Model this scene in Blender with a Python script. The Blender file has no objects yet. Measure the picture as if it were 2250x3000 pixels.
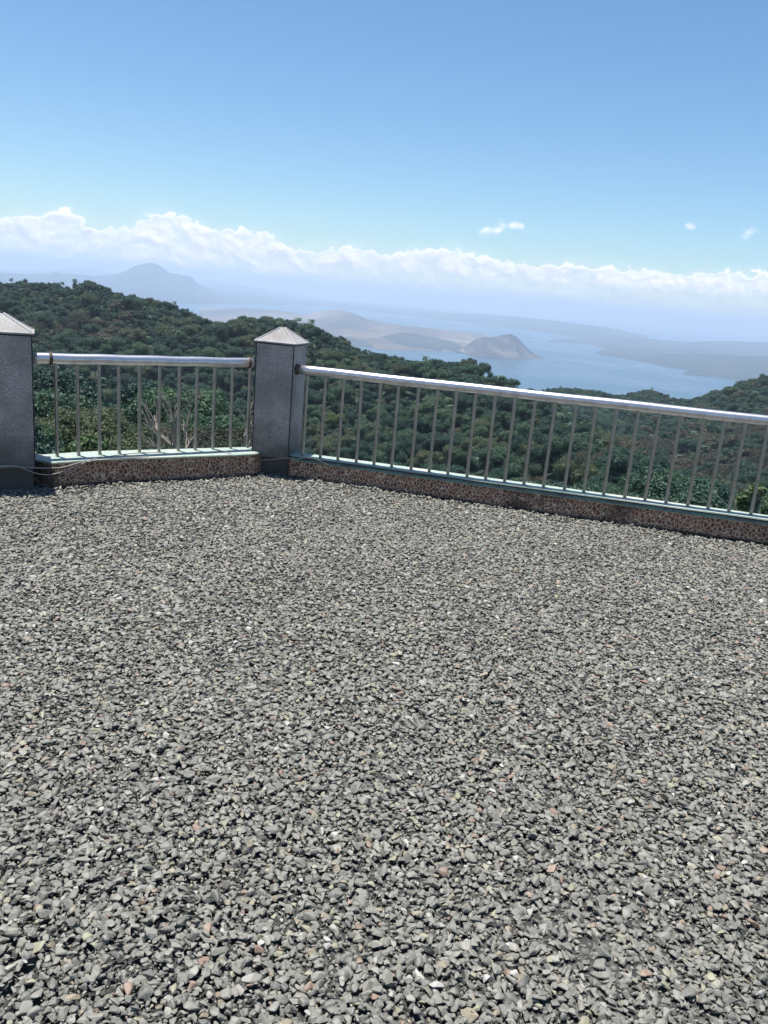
import bpy, bmesh, math, random
import numpy as np
from mathutils import Vector, Matrix, Euler
random.seed(7); rng = np.random.default_rng(11)
S = bpy.context.scene; C = S.collection
R_ = math.radians

# ------------------------------------------------------------------ camera
FOC = 2390.0; H = 1.6; ROLL = R_(5.0)
PITCH = math.atan(640*math.cos(ROLL)/FOC)
Fv = np.array([0, math.cos(PITCH), -math.sin(PITCH)]); U0 = np.array([0, math.sin(PITCH), math.cos(PITCH)])
Xv = np.array([1., 0, 0])
Rv = math.cos(ROLL)*Xv + math.sin(ROLL)*U0; Uv = -math.sin(ROLL)*Xv + math.cos(ROLL)*U0
KP = 2250/1659
def ray(xd, yd):
    d = Fv + Rv*(xd*KP-1125)/FOC - Uv*(yd*KP-1500)/FOC
    return d/np.linalg.norm(d)
def azel(xd, yd):
    d = ray(xd, yd); return math.atan2(d[0], d[1]), math.asin(d[2])
def onz(xd, yd, z=0.0):
    d = ray(xd, yd); return np.array([0, 0, H]) + d*((z-H)/d[2])
def onplane(xd, yd, P0, n):
    d = ray(xd, yd); o = np.array([0, 0, H]); return o + d*(np.dot(np.array(P0)-o, n)/np.dot(d, n))
def proj(P):
    v = np.asarray(P)-np.array([0, 0, H]); w = v@Fv
    return (1125+FOC*(v@Rv)/w)/KP, (1500-FOC*(v@Uv)/w)/KP, w
cd = bpy.data.cameras.new('camera'); cam = bpy.data.objects.new('camera', cd); C.objects.link(cam)
cd.sensor_fit = 'VERTICAL'; cd.sensor_height = 36; cd.sensor_width = 27; cd.lens = FOC/3000*36
cd.clip_start = .05; cd.clip_end = 120000
M = Matrix(((Rv[0], Uv[0], -Fv[0], 0), (Rv[1], Uv[1], -Fv[1], 0), (Rv[2], Uv[2], -Fv[2], H), (0, 0, 0, 1)))
cam.matrix_world = M; S.camera = cam

# ------------------------------------------------------------------ material helpers
class NT:
    def __init__(s, nt): s.nt = nt; s.n = nt.nodes; s.l = nt.links
    def add(s, t, **k):
        o = s.n.new(t)
        for a, b in k.items(): setattr(o, a, b)
        return o
    def link(s, a, b): s.l.new(a, b)
    def sv(s, sock, v):
        if isinstance(v, bpy.types.NodeSocket): s.l.new(v, sock)
        elif v is not None: sock.default_value = v
    def math(s, op, a, b=None, c=None, clamp=False):
        o = s.add('ShaderNodeMath', operation=op, use_clamp=clamp)
        s.sv(o.inputs[0], a)
        if b is not None: s.sv(o.inputs[1], b)
        if c is not None: s.sv(o.inputs[2], c)
        return o.outputs[0]
    def sstep(s, x, a, b):
        o = s.add('ShaderNodeMapRange', interpolation_type='SMOOTHSTEP')
        s.sv(o.inputs[0], x); s.sv(o.inputs[1], a); s.sv(o.inputs[2], b); o.inputs[3].default_value = 0; o.inputs[4].default_value = 1
        return o.outputs[0]
    def mix(s, f, a, b, t='MIX'):
        o = s.add('ShaderNodeMix', data_type='RGBA', blend_type=t)
        s.sv(o.inputs[0], f); s.sv(o.inputs[6], a); s.sv(o.inputs[7], b); return o.outputs[2]
    def ramp(s, f, stops, interp='LINEAR'):
        o = s.add('ShaderNodeValToRGB'); cr = o.color_ramp; cr.interpolation = interp
        while len(cr.elements) < len(stops): cr.elements.new(.5)
        for e, (p, c) in zip(cr.elements, stops): e.position = p; e.color = (*c, 1)
        s.sv(o.inputs[0], f); return o.outputs[0]
    def noise(s, v, scale, detail=4, rough=.5, dist=0, dim='3D'):
        o = s.add('ShaderNodeTexNoise', noise_dimensions=dim)
        if v is not None: s.l.new(v, o.inputs['Vector'])
        o.inputs['Scale'].default_value = scale; o.inputs['Detail'].default_value = detail
        o.inputs['Roughness'].default_value = rough; o.inputs['Distortion'].default_value = dist
        return o.outputs['Fac']
def col(*a): return (*a, 1)
def mat(name):
    m = bpy.data.materials.new(name); m.use_nodes = True; t = NT(m.node_tree)
    b = m.node_tree.nodes['Principled BSDF']; return m, t, b
def bump(t, b, h, strength=.5, dist=.01):
    o = t.add('ShaderNodeBump'); o.inputs['Strength'].default_value = strength; o.inputs['Distance'].default_value = dist
    t.link(h, o.inputs['Height']); t.link(o.outputs[0], b.inputs['Normal']); return o

def objco(t): return t.add('ShaderNodeTexCoord').outputs['Object']
def geopos(t): return t.add('ShaderNodeNewGeometry').outputs['Position']

def m_granite(name, base, light, dark, rough=.75):
    m, t, b = mat(name); co = geopos(t)
    n1 = t.noise(co, 240, 3, .75); n2 = t.noise(co, 110, 3, .7); n3 = t.noise(co, 4, 5, .6)
    c = t.mix(t.sstep(n1, .40, .62), col(*dark), col(*base))
    c = t.mix(t.math('MULTIPLY', t.sstep(n2, .56, .66), .8), c, col(*light))
    c = t.mix(t.sstep(n3, .35, .7), c, t.mix(.45, c, col(.09, .07, .06)))
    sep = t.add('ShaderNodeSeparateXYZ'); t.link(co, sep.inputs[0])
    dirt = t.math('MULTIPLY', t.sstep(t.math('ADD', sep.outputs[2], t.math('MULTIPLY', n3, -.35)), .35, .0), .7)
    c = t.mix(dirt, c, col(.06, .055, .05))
    t.link(c, b.inputs['Base Color']); b.inputs['Roughness'].default_value = rough
    bump(t, b, n1, .5, .003); return m
MAT = {}
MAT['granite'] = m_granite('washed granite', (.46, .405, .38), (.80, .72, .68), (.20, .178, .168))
MAT['cap'] = m_granite('cap granite', (.36, .355, .345), (.58, .57, .56), (.19, .185, .18))
MAT['trim'] = m_granite('cap ridge', (.55, .53, .53), (.7, .68, .68), (.35, .33, .34))
MAT['plinth'] = m_granite('plinth concrete', (.10, .095, .10), (.14, .13, .14), (.06, .055, .06))
m, t, b = mat('dark joint'); b.inputs['Base Color'].default_value = col(.015, .013, .014); b.inputs['Roughness'].default_value = .9; MAT['joint'] = m

def m_steel(name, base, rough, aniso=0.0):
    m, t, b = mat(name); co = objco(t)
    mp = t.add('ShaderNodeMapping'); mp.inputs['Scale'].default_value = (2, 60, 60); t.link(co, mp.inputs[0])
    n = t.noise(mp.outputs[0], 6, 4, .6); n2 = t.noise(co, 14, 4, .6)
    t.link(t.mix(t.sstep(n2, .4, .75), col(*base), col(*[x*.72 for x in base])), b.inputs['Base Color'])
    b.inputs['Metallic'].default_value = .9
    r = t.math('ADD', t.math('MULTIPLY', n, .16), rough-.08); r = t.math('ADD', r, t.math('MULTIPLY', t.sstep(n2, .5, .8), .12))
    t.link(r, b.inputs['Roughness']); return m
MAT['steel'] = m_steel('stainless handrail', (.64, .62, .63), .30)
MAT['bar'] = m_steel('dull steel baluster', (.35, .335, .30), .34)
m, t, b = mat('rusty collar'); n = t.noise(objco(t), 40, 4, .6)
t.link(t.ramp(n, [(.35, (.04, .03, .025)), (.6, (.12, .085, .06)), (.8, (.3, .28, .27))]), b.inputs['Base Color']); b.inputs['Metallic'].default_value = .4; b.inputs['Roughness'].default_value = .6; MAT['rust'] = m

LZ_ = .20
# crazy paving cladding
m, t, b = mat('crazy stone cladding'); co = geopos(t)
nz = t.add('ShaderNodeTexNoise'); t.link(co, nz.inputs['Vector']); nz.inputs['Scale'].default_value = 14; nz.inputs['Detail'].default_value = 2
vm = t.add('ShaderNodeVectorMath', operation='MULTIPLY_ADD'); t.link(nz.outputs['Color'], vm.inputs[0]); vm.inputs[1].default_value = (.03, .03, .03); t.link(co, vm.inputs[2])
mp = t.add('ShaderNodeMapping'); mp.inputs['Scale'].default_value = (1, 1, .8); t.link(vm.outputs[0], mp.inputs[0])
vd = t.add('ShaderNodeTexVoronoi', feature='DISTANCE_TO_EDGE'); vd.inputs['Scale'].default_value = 37; t.link(mp.outputs[0], vd.inputs['Vector'])
vc = t.add('ShaderNodeTexVoronoi', feature='F1'); vc.inputs['Scale'].default_value = 37; t.link(mp.outputs[0], vc.inputs['Vector'])
sc_ = t.add('ShaderNodeSeparateColor'); t.link(vc.outputs['Color'], sc_.inputs[0])
stone = t.ramp(sc_.outputs[0], [(0, (.13, .055, .035)), (.4, (.20, .085, .05)), (.75, (.30, .135, .08)), (1, (.22, .14, .09))])
fine = t.noise(co, 120, 4, .6); big = t.noise(co, 2.2, 4, .65)
stone = t.mix(t.math('MULTIPLY', fine, .5), stone, col(.05, .03, .025))
mort = t.mix(fine, col(.48, .34, .24), col(.70, .51, .38))
c = t.mix(t.sstep(vd.outputs['Distance'], .04, .10), mort, stone)
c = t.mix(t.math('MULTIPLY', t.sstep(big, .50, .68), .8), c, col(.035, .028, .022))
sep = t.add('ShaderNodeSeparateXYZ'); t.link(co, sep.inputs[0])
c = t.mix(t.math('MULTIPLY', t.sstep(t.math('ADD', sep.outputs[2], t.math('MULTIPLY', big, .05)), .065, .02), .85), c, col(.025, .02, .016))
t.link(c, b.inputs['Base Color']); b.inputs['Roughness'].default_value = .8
bump(t, b, t.math('SUBTRACT', fine, t.math('MULTIPLY', t.sstep(vd.outputs['Distance'], .05, .14), 1.5)), .6, .006); MAT['clad'] = m

m, t, b = mat('mint painted coping'); co = geopos(t)
n1 = t.noise(co, 9, 6, .65); n2 = t.noise(co, 60, 4, .7); n3 = t.noise(co, 2.5, 3, .5)
c = t.mix(t.sstep(n1, .42, .66), col(.27, .335, .285), col(.35, .37, .32))
c = t.mix(t.sstep(n2, .52, .66), c, col(.16, .21, .19))
c = t.mix(t.math('MULTIPLY', t.sstep(n3, .5, .7), .6), c, col(.42, .42, .36))
t.link(c, b.inputs['Base Color']); b.inputs['Roughness'].default_value = .6; bump(t, b, n2, .4, .004); MAT['mint'] = m
m, t, b = mat('teal painted edge'); co = geopos(t)
mp = t.add('ShaderNodeMapping'); mp.inputs['Scale'].default_value = (1, 1, 5); t.link(co, mp.inputs[0])
n1 = t.noise(mp.outputs[0], 7, 6, .7); n2 = t.noise(co, 50, 4, .7)
c = t.mix(t.sstep(n1, .42, .60), col(.10, .20, .18), col(.08, .09, .085))
c = t.mix(t.sstep(n2, .55, .72), c, col(.22, .28, .25))
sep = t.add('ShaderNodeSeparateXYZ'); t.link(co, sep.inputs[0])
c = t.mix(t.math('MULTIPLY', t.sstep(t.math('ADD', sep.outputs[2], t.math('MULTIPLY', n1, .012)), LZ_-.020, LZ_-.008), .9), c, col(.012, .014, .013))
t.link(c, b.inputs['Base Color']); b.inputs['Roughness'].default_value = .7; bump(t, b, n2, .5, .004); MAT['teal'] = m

m, t, b = mat('old pale cable'); n = t.noise(objco(t), 30, 3, .5)
t.link(t.mix(n, col(.22, .20, .17), col(.40, .36, .31)), b.inputs['Base Color']); b.inputs['Roughness'].default_value = .5; MAT['cable'] = m
m, t, b = mat('black cable'); b.inputs['Base Color'].default_value = col(.02, .02, .02); b.inputs['Roughness'].default_value = .4; MAT['wire'] = m

# gravel
m, t, b = mat('crushed stone'); oi = t.add('ShaderNodeObjectInfo'); co = objco(t)
wn = t.add('ShaderNodeTexWhiteNoise', noise_dimensions='3D'); t.link(oi.outputs['Location'], wn.inputs['Vector'])
base = t.ramp(oi.outputs['Random'], [(0, (.106, .105, .092)), (.25, (.132, .129, .111)), (.5, (.154, .149, .127)), (.72, (.176, .169, .143)), (.84, (.24, .23, .20)), (.88, (.20, .17, .115)), (.91, (.22, .21, .14)), (.945, (.19, .125, .09)), (.962, (.145, .14, .11)), (.988, (.34, .33, .30)), (1, (.36, .35, .32))], 'CONSTANT')
gn = t.noise(geopos(t), 90, 4, .65); gn2 = t.noise(geopos(t), 420, 2, .6)
base = t.mix(t.math('MULTIPLY', t.sstep(gn, .4, .7), .45), base, col(.25, .24, .20))
hs = t.add('ShaderNodeHueSaturation'); t.link(base, hs.inputs['Color']); t.link(t.math('MULTIPLY_ADD', wn.outputs['Value'], .28, t.math('MULTIPLY_ADD', t.noise(geopos(t), .9, 4, .6), .3, .71)), hs.inputs['Value'])
t.link(hs.outputs[0], b.inputs['Base Color']); b.inputs['Roughness'].default_value = .58; bump(t, b, gn2, .35, .002); MAT['gravel'] = m
m, t, b = mat('gravel bed'); co = geopos(t)
v = t.add('ShaderNodeTexVoronoi', feature='F1'); v.inputs['Scale'].default_value = 36; t.link(co, v.inputs['Vector'])
sc_ = t.add('ShaderNodeSeparateColor'); t.link(v.outputs['Color'], sc_.inputs[0])
c = t.ramp(sc_.outputs[0], [(0, (.06, .06, .054)), (.7, (.13, .128, .115)), (1, (.18, .175, .155))])
t.link(t.mix(t.sstep(v.outputs['Distance'], .2, .6), c, col(.03, .03, .028)), b.inputs['Base Color']); b.inputs['Roughness'].default_value = .9
bump(t, b, t.math('MULTIPLY', v.outputs['Distance'], -1), 1, .02); MAT['bed'] = m

# foliage
def m_leaf(name, a, bb, cc, trans=.22):
    m, t, b = mat(name); oi = t.add('ShaderNodeObjectInfo')
    n = t.noise(geopos(t), .9, 3, .6); n2 = t.noise(geopos(t), 6, 2, .5)
    c = t.ramp(oi.outputs['Random'], [(0, a), (.5, bb), (1, cc)])
    c = t.mix(t.sstep(n, .35, .7), c, t.mix(.25, c, col(.09, .14, .08)))
    c = t.mix(t.math('MULTIPLY', t.sstep(n2, .45, .75), .5), c, col(*[x*.5 for x in a]))
    t.link(c, b.inputs['Base Color']); b.inputs['Roughness'].default_value = .5; b.inputs['Specular IOR Level'].default_value = .2
    tr = t.add('ShaderNodeBsdfTranslucent'); t.link(c, tr.inputs[0]); mx = t.add('ShaderNodeMixShader'); mx.inputs[0].default_value = trans
    out = [x for x in t.n if x.type == 'OUTPUT_MATERIAL'][0]
    t.link(b.outputs[0], mx.inputs[1]); t.link(tr.outputs[0], mx.inputs[2]); t.link(mx.outputs[0], out.inputs[0]); return m
MAT['leaf_dark'] = m_leaf('dark green leaves', (.018, .050, .040), (.030, .076, .052), (.052, .100, .060))
MAT['leaf_mid'] = m_leaf('mid green leaves', (.040, .092, .048), (.060, .120, .060), (.080, .130, .070))
MAT['leaf_olive'] = m_leaf('olive leaves', (.065, .085, .042), (.08, .105, .052), (.10, .11, .06))
MAT['leaf_dry'] = m_leaf('dry brownish leaves', (.06, .052, .036), (.08, .072, .048), (.10, .095, .062))
MAT['leaf_fresh'] = m_leaf('fresh green leaves', (.07, .12, .05), (.085, .135, .055), (.095, .14, .06))
MAT['leaf_lime'] = m_leaf('yellow green leaves', (.14, .19, .05), (.17, .22, .06), (.2, .24, .07), .3)
m, t, b = mat('bark'); n = t.noise(objco(t), 8, 4, .6)
t.link(t.mix(n, col(.08, .065, .05), col(.20, .175, .15)), b.inputs['Base Color']); b.inputs['Roughness'].default_value = .9; MAT['bark'] = m
m, t, b = mat('pale twigs'); n = t.noise(objco(t), 5, 3, .6)
t.link(t.mix(n, col(.20, .17, .13), col(.36, .31, .26)), b.inputs['Base Color']); b.inputs['Roughness'].default_value = .9; MAT['twig'] = m
m, t, b = mat('forest floor'); n = t.noise(geopos(t), .12, 6, .65); n2 = t.noise(geopos(t), .01, 5, .6)
c = t.mix(n, col(.012, .028, .016), col(.028, .052, .028)); c = t.mix(t.sstep(n2, .5, .65), c, col(.045, .05, .03))
t.link(c, b.inputs['Base Color']); b.inputs['Roughness'].default_value = 1; bump(t, b, n, 1, 3); MAT['floor'] = m
def m_land(name, a, bb, cc, scale=.0012):
    m, t, b = mat(name); p = geopos(t)
    n = t.noise(p, scale, 8, .62); n2 = t.noise(p, scale*9, 6, .7)
    c = t.ramp(n, [(.36, a), (.5, bb), (.64, cc)]); c = t.mix(t.math('MULTIPLY', n2, .5), c, col(*[x*.55 for x in a]))
    t.link(c, b.inputs['Base Color']); b.inputs['Roughness'].default_value = 1; bump(t, b, n2, 1, 25); return m
MAT['land_green'] = m_land('far green land', (.012, .026, .026), (.026, .036, .036), (.060, .058, .052), .0009)
MAT['land_ash'] = m_land('ash covered island', (.05, .05, .045), (.135, .105, .085), (.24, .19, .15), .0011)
MAT['land_cone'] = m_land('eroded cone', (.038, .038, .045), (.070, .062, .066), (.19, .16, .145), .0055)
m, t, b = mat('lake water'); p = geopos(t)
n = t.noise(p, .02, 4, .6); n2 = t.noise(p, .0006, 5, .6, .6)
t.link(t.mix(t.sstep(n2, .35, .65), col(.012, .045, .075), col(.02, .07, .105)), b.inputs['Base Color'])
t.link(t.math('MULTIPLY_ADD', t.sstep(n2, .4, .6), .12, .22), b.inputs['Roughness']); b.inputs['IOR'].default_value = 1.33
bump(t, b, n, .6, 2.5); MAT['water'] = m

# ------------------------------------------------------------------ object helpers
def link_mesh(name, me, parent=None, coll=C):
    o = bpy.data.objects.new(name, me); coll.objects.link(o)
    if parent is not None: o.parent = parent
    return o
def mesh(name, V, F, mt, smooth=False):
    me = bpy.data.meshes.new(name); me.from_pydata([tuple(map(float, v)) for v in V], [], F)
    for x in (mt if isinstance(mt, (list, tuple)) else [mt]): me.materials.append(x)
    if smooth: me.polygons.foreach_set('use_smooth', [True]*len(me.polygons))
    me.update(); return me
def tag(o, label=None, cat=None, group=None, kind=None):
    if label: o['label'] = label
    if cat: o['category'] = cat
    if group: o['group'] = group
    if kind: o['kind'] = kind
    return o
def empty(name, loc, rz=0):
    o = bpy.data.objects.new(name, None); C.objects.link(o); o.location = loc; o.rotation_euler = (0, 0, rz); o.empty_display_size = .1
    return o
class MB:
    def __init__(s): s.V = []; s.F = []
    def add(s, V, F):
        k = len(s.V); s.V += [tuple(map(float, v)) for v in V]; s.F += [tuple(i+k for i in f) for f in F]
    def tube(s, pts, rad, n=12, caps=True):
        pts = [Vector(p) for p in pts]; rad = rad if hasattr(rad, '__len__') else [rad]*len(pts)
        V = []; F = []; prev = None
        for i, p in enumerate(pts):
            d = (pts[min(i+1, len(pts)-1)]-pts[max(i-1, 0)]).normalized()
            a = (prev - d*prev.dot(d)) if prev is not None else d.orthogonal()
            a.normalize(); prev = a; b_ = d.cross(a)
            for k in range(n):
                th = 2*math.pi*k/n; V.append(p+(a*math.cos(th)+b_*math.sin(th))*rad[i])
        for i in range(len(pts)-1):
            for k in range(n): F.append((i*n+k, i*n+(k+1) % n, (i+1)*n+(k+1) % n, (i+1)*n+k))
        if caps: F.append(tuple(range(n))[::-1]); F.append(tuple((len(pts)-1)*n+k for k in range(n)))
        s.add(V, F)
    def box(s, x0, x1, y0, y1, z0, z1):
        V = [(x, y, z) for z in (z0, z1) for x, y in ((x0, y0), (x1, y0), (x1, y1), (x0, y1))]
        s.add(V, [(3, 2, 1, 0), (4, 5, 6, 7), (0, 1, 5, 4), (1, 2, 6, 5), (2, 3, 7, 6), (3, 0, 4, 7)])
    def build(s, name, mt, parent=None, smooth=False, loc=None, bevel=0):
        me = mesh(name, s.V, s.F, mt, smooth); o = link_mesh(name, me, parent)
        if loc is not None: o.location = loc
        if bevel:
            bm = bmesh.new(); bm.from_mesh(me)
            bmesh.ops.bevel(bm, geom=[e for e in bm.edges if e.calc_face_angle(0) > .6], offset=bevel, segments=2, affect='EDGES', profile=.6)
            bm.to_mesh(me); bm.free()
        if smooth:
            pass
        return o

# value noise helpers (numpy) ------------------------------------------------
class Noise2:
    def __init__(s, seed): s.g = np.random.default_rng(seed).random((256, 256))*2-1
    def one(s, x, y):
        xi = np.floor(x).astype(int); yi = np.floor(y).astype(int); fx = x-xi; fy = y-yi
        fx = fx*fx*(3-2*fx); fy = fy*fy*(3-2*fy); g = s.g
        a = g[xi % 256, yi % 256]; b_ = g[(xi+1) % 256, yi % 256]; c = g[xi % 256, (yi+1) % 256]; d = g[(xi+1) % 256, (yi+1) % 256]
        return (a*(1-fx)+b_*fx)*(1-fy)+(c*(1-fx)+d*fx)*fy
    def fbm(s, x, y, o=5, gain=.5):
        r = 0; am = 1; f = 1
        for i in range(o): r = r+am*s.one(x*f+i*17.3, y*f+i*9.1); am *= gain; f *= 2.03
        return r
N2 = Noise2(5)

# ------------------------------------------------------------------ layout of the parapet
LZ = .20                                    # coping top
pL0 = np.array([-2.51, 6.043]); pL1 = np.array([-1.247, 7.027]); dL = (pL1-pL0)/np.linalg.norm(pL1-pL0); nL = np.array([dL[1], -dL[0]])   # towards camera
pR0 = np.array([-.739, 6.898]); dR = np.array([.9782, -.2075]); dR /= np.linalg.norm(dR); nR = np.array([dR[1], -dR[0]])
SP = .1583
W2 = np.array([dR[0], dR[1]])
def v3(p, z): return (float(p[0]), float(p[1]), float(z))
# front coping outline (from far left to far right) and back outline
dLL = np.array([.35, .936])                  # wall beyond the left post runs back towards the viewer's left
cl = np.array([-2.80, 5.86])
front = [np.array([-3.95, 2.9]), np.array([-2.80, 5.93])]
for (x, y) in [(-2.451, 5.82), (-2.30, 5.965), (-2.151, 6.10), (-1.98, 6.215), (-1.801, 6.325), (-1.497, 6.525), (-1.249, 6.69), (-1.13, 6.79), (-1.09, 6.90), (-.90, 6.93), (-.84, 6.852), (-.691, 6.812)]:
    front.append(np.array([x, y]))
f0 = np.array([-.396, 6.755]); f1 = np.array([2.892, 5.999]); fd = (f1-f0)/np.linalg.norm(f1-f0)
for k in range(0, 34): front.append(f0+fd*(k*.2)+np.array([0, .004*math.sin(k*1.7)]))
front = np.array(front)
back = []
for i, p in enumerate(front):
    a = front[max(i-1, 0)]; c_ = front[min(i+1, len(front)-1)]; d = (c_-a)/np.linalg.norm(c_-a); n = np.array([-d[1], d[0]])
    if -2.9 < p[0] < -1.2: n = np.array([-.614, .789])
    elif -1.2 <= p[0] < -.7: n = np.array([-.2, .98])
    w = .31 if p[0] < -1.0 else .18
    back.append(p+n*w)
back = np.array(back)
def strip(fr, bk, z0, z1, subdiv=1):
    V = []; F = []; n = len(fr)
    for p, q in zip(fr, bk): V += [v3(p, z0), v3(p, z1), v3(q, z1), v3(q, z0)]
    for i in range(n-1):
        a = i*4; b_ = a+4
        F += [(a, b_, b_+1, a+1), (a+1, b_+1, b_+2, a+2), (a+2, b_+2, b_+3, a+3), (a+3, b_+3, b_, a)]
    F += [(0, 1, 2, 3), ((n-1)*4+3, (n-1)*4+2, (n-1)*4+1, (n-1)*4)]
    return V, F
def inset(fr, bk, a, b_):
    f = []; g = []
    for p, q in zip(fr, bk):
        d = (q-p)/np.linalg.norm(q-p); f.append(p+d*a); g.append(q-d*b_)
    return np.array(f), np.array(g)
wall = empty('parapet_wall', (-.9, 7.0, 0))
tag(wall, 'low kerb wall clad in reddish brown crazy stone with a mint green coping, at the gravel edge', 'low wall')
def wchild(name, V, F, mt):
    V = [(x+.9, y-7.0, z) for x, y, z in V]; o = link_mesh(name, mesh(name, V, F, mt), wall); return o
cf, cb = inset(front, back, .022, .03)
KS = 12
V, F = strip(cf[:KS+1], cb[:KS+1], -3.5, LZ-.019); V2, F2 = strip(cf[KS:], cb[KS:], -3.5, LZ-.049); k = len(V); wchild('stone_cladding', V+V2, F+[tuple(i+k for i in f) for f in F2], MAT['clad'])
# coping: top slab mint, front band teal
V, F = strip(front[:KS+1], back[:KS+1], LZ-.016, LZ); V2, F2 = strip(front[KS:], back[KS:], LZ-.046, LZ); k = len(V); V = V+V2; F = F+[tuple(i+k for i in f) for f in F2]
me = mesh('coping', [(x+.9, y-7.0, z) for x, y, z in V], F, [MAT['mint'], MAT['teal']])
for p in me.polygons: p.material_index = 0 if p.normal.z > .5 else 1
bm = bmesh.new(); bm.from_mesh(me)
bmesh.ops.bevel(bm, geom=[e for e in bm.edges if e.calc_face_angle(0) > 1.2], offset=.006, segments=2, affect='EDGES'); bm.to_mesh(me); bm.free()
link_mesh('coping', me, wall)

# raised dark strip along the wall foot, painting in the wall's shadow on the gravel
m, t, b = mat('painted wall shadow'); n1 = t.noise(geopos(t), 60, 5, .7)
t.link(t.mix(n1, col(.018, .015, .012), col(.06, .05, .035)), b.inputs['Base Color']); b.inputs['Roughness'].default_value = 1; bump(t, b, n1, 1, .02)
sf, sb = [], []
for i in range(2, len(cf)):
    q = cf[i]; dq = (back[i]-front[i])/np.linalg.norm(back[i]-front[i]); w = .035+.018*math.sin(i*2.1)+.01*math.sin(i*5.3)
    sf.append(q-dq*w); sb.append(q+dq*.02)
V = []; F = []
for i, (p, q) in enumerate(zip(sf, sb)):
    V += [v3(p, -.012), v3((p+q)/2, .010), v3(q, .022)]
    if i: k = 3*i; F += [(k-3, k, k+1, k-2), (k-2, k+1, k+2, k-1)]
tag(link_mesh('shadow_strip', mesh('shadow_strip', V, F, m, True)), kind='structure')

# ------------------------------------------------------------------ posts
def post(FR, d, w, top, label, group='square granite posts'):
    d = np.array(d)/np.linalg.norm(d); n = np.array([-d[1], d[0]])
    c = np.array(FR)-d*w/2+n*w/2; rz = math.atan2(d[1], d[0])
    r = empty('stone_post', (c[0], c[1], 0), rz); tag(r, label, 'post', group)
    h = w/2
    b_ = MB(); b_.box(-h+.035, h-.012, -h+.03, h-.03, -.3, .165); b_.build('plinth', MAT['plinth'], r, bevel=.004)
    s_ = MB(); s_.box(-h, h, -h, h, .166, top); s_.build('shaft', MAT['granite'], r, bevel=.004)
    s_ = MB()
    for sx, sy in ((1, -1), (-1, -1)):
        s_.box(min(sx*(h-.004), sx*(h+.0025)), max(sx*(h-.004), sx*(h+.0025)), min(sy*(h-.004), sy*(h+.0025)), max(sy*(h-.004), sy*(h+.0025)), .17, top-.012)
    s_.box(-h-.001, h+.001, -h-.001, h+.001, top-.010, top-.0005)
    s_.build('joint', MAT['joint'], r)
    o_ = .014; e = h+o_; z0 = top; z1 = top+.012; z2 = top+.125
    cp = MB(); cp.add([(-e, -e, z0), (e, -e, z0), (e, e, z0), (-e, e, z0), (-e, -e, z1), (e, -e, z1), (e, e, z1), (-e, e, z1), (-.018, -.018, z2), (.018, -.018, z2), (.018, .018, z2), (-.018, .018, z2)],
           [(3, 2, 1, 0), (0, 1, 5, 4), (1, 2, 6, 5), (2, 3, 7, 6), (3, 0, 4, 7), (4, 5, 9, 8), (5, 6, 10, 9), (6, 7, 11, 10), (7, 4, 8, 11), (8, 9, 10, 11)])
    cap = cp.build('cap', MAT['cap'], r)
    tr = MB()
    for sx, sy in ((-1, -1), (1, -1), (1, 1), (-1, 1)):
        tr.tube([(sx*e*.985, sy*e*.985, z1+.001), (sx*.016, sy*.016, z2+.003)], [.0065, .006], 8)
    k = [(-e, -e), (e, -e), (e, e), (-e, e), (-e, -e)]
    for a, c2 in zip(k[:-1], k[1:]): tr.tube([(a[0], a[1], z1), (c2[0], c2[1], z1)], .005, 6)
    tr.build('ridge_trim', MAT['trim'], cap)
    return r
post((-.857, 6.835), (.9782, -.2075), .33, 1.125, 'square speckled granite post where the two railings meet, its right side visible')
post((-2.545, 5.735), (.914, .405), .385, 1.115, 'square speckled granite post cut off by the left edge of the photo')

# ------------------------------------------------------------------ railings
def railing(p0, d, n, first, L0, L1, zr, rr, label, collars):
    d = np.array(d); rz = math.atan2(d[1], d[0]); r = empty('railing', (p0[0], p0[1], LZ), rz)
    tag(r, label, 'railing', 'steel railings on the kerb wall')
    h = MB(); N = 40
    h.tube([(L0+(L1-L0)*i/N, 0, zr-LZ+.0015*math.sin(i*.7)) for i in range(N+1)], rr, 32)
    o = h.build('handrail', MAT['steel'], r, True)
    for x in collars:
        q = MB(); q.tube([(x, 0, zr-LZ), (x+.022, 0, zr-LZ)], rr+.006, 28); q.build('collar', MAT['rust'], r, True)
    bar = MB(); bar.tube([(0, 0, -.004), (0, 0, zr-LZ-rr*.7)], .0135, 14, caps=False)
    first_b = bar.build('baluster', MAT['bar'], r, True)
    first_b.location = (first, 0, 0)
    for i in range(1, n):
        b_ = first_b.copy(); C.objects.link(b_); b_.parent = r
        b_.location = (first+i*SP+random.uniform(-.006, .006), random.uniform(-.003, .003), 0); b_.rotation_euler = (random.uniform(-.006, .006), random.uniform(-.008, .008), 0)
    return r
LL = np.linalg.norm(pL1-pL0)
_sp = SP; SP = LL/10
railing(pL0, dL, 11, 0, -.17, LL+.02, .934, .0405, 'short stainless steel railing with eleven balusters between the two granite posts', [-.05, LL-.03])
SP = .1583
railing(pR0, dR, 34, 0.0, -.115, 5.3, .925, .0395, 'long stainless steel railing running right from the middle post, its handrail glaring in the sun', [-.105])

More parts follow.
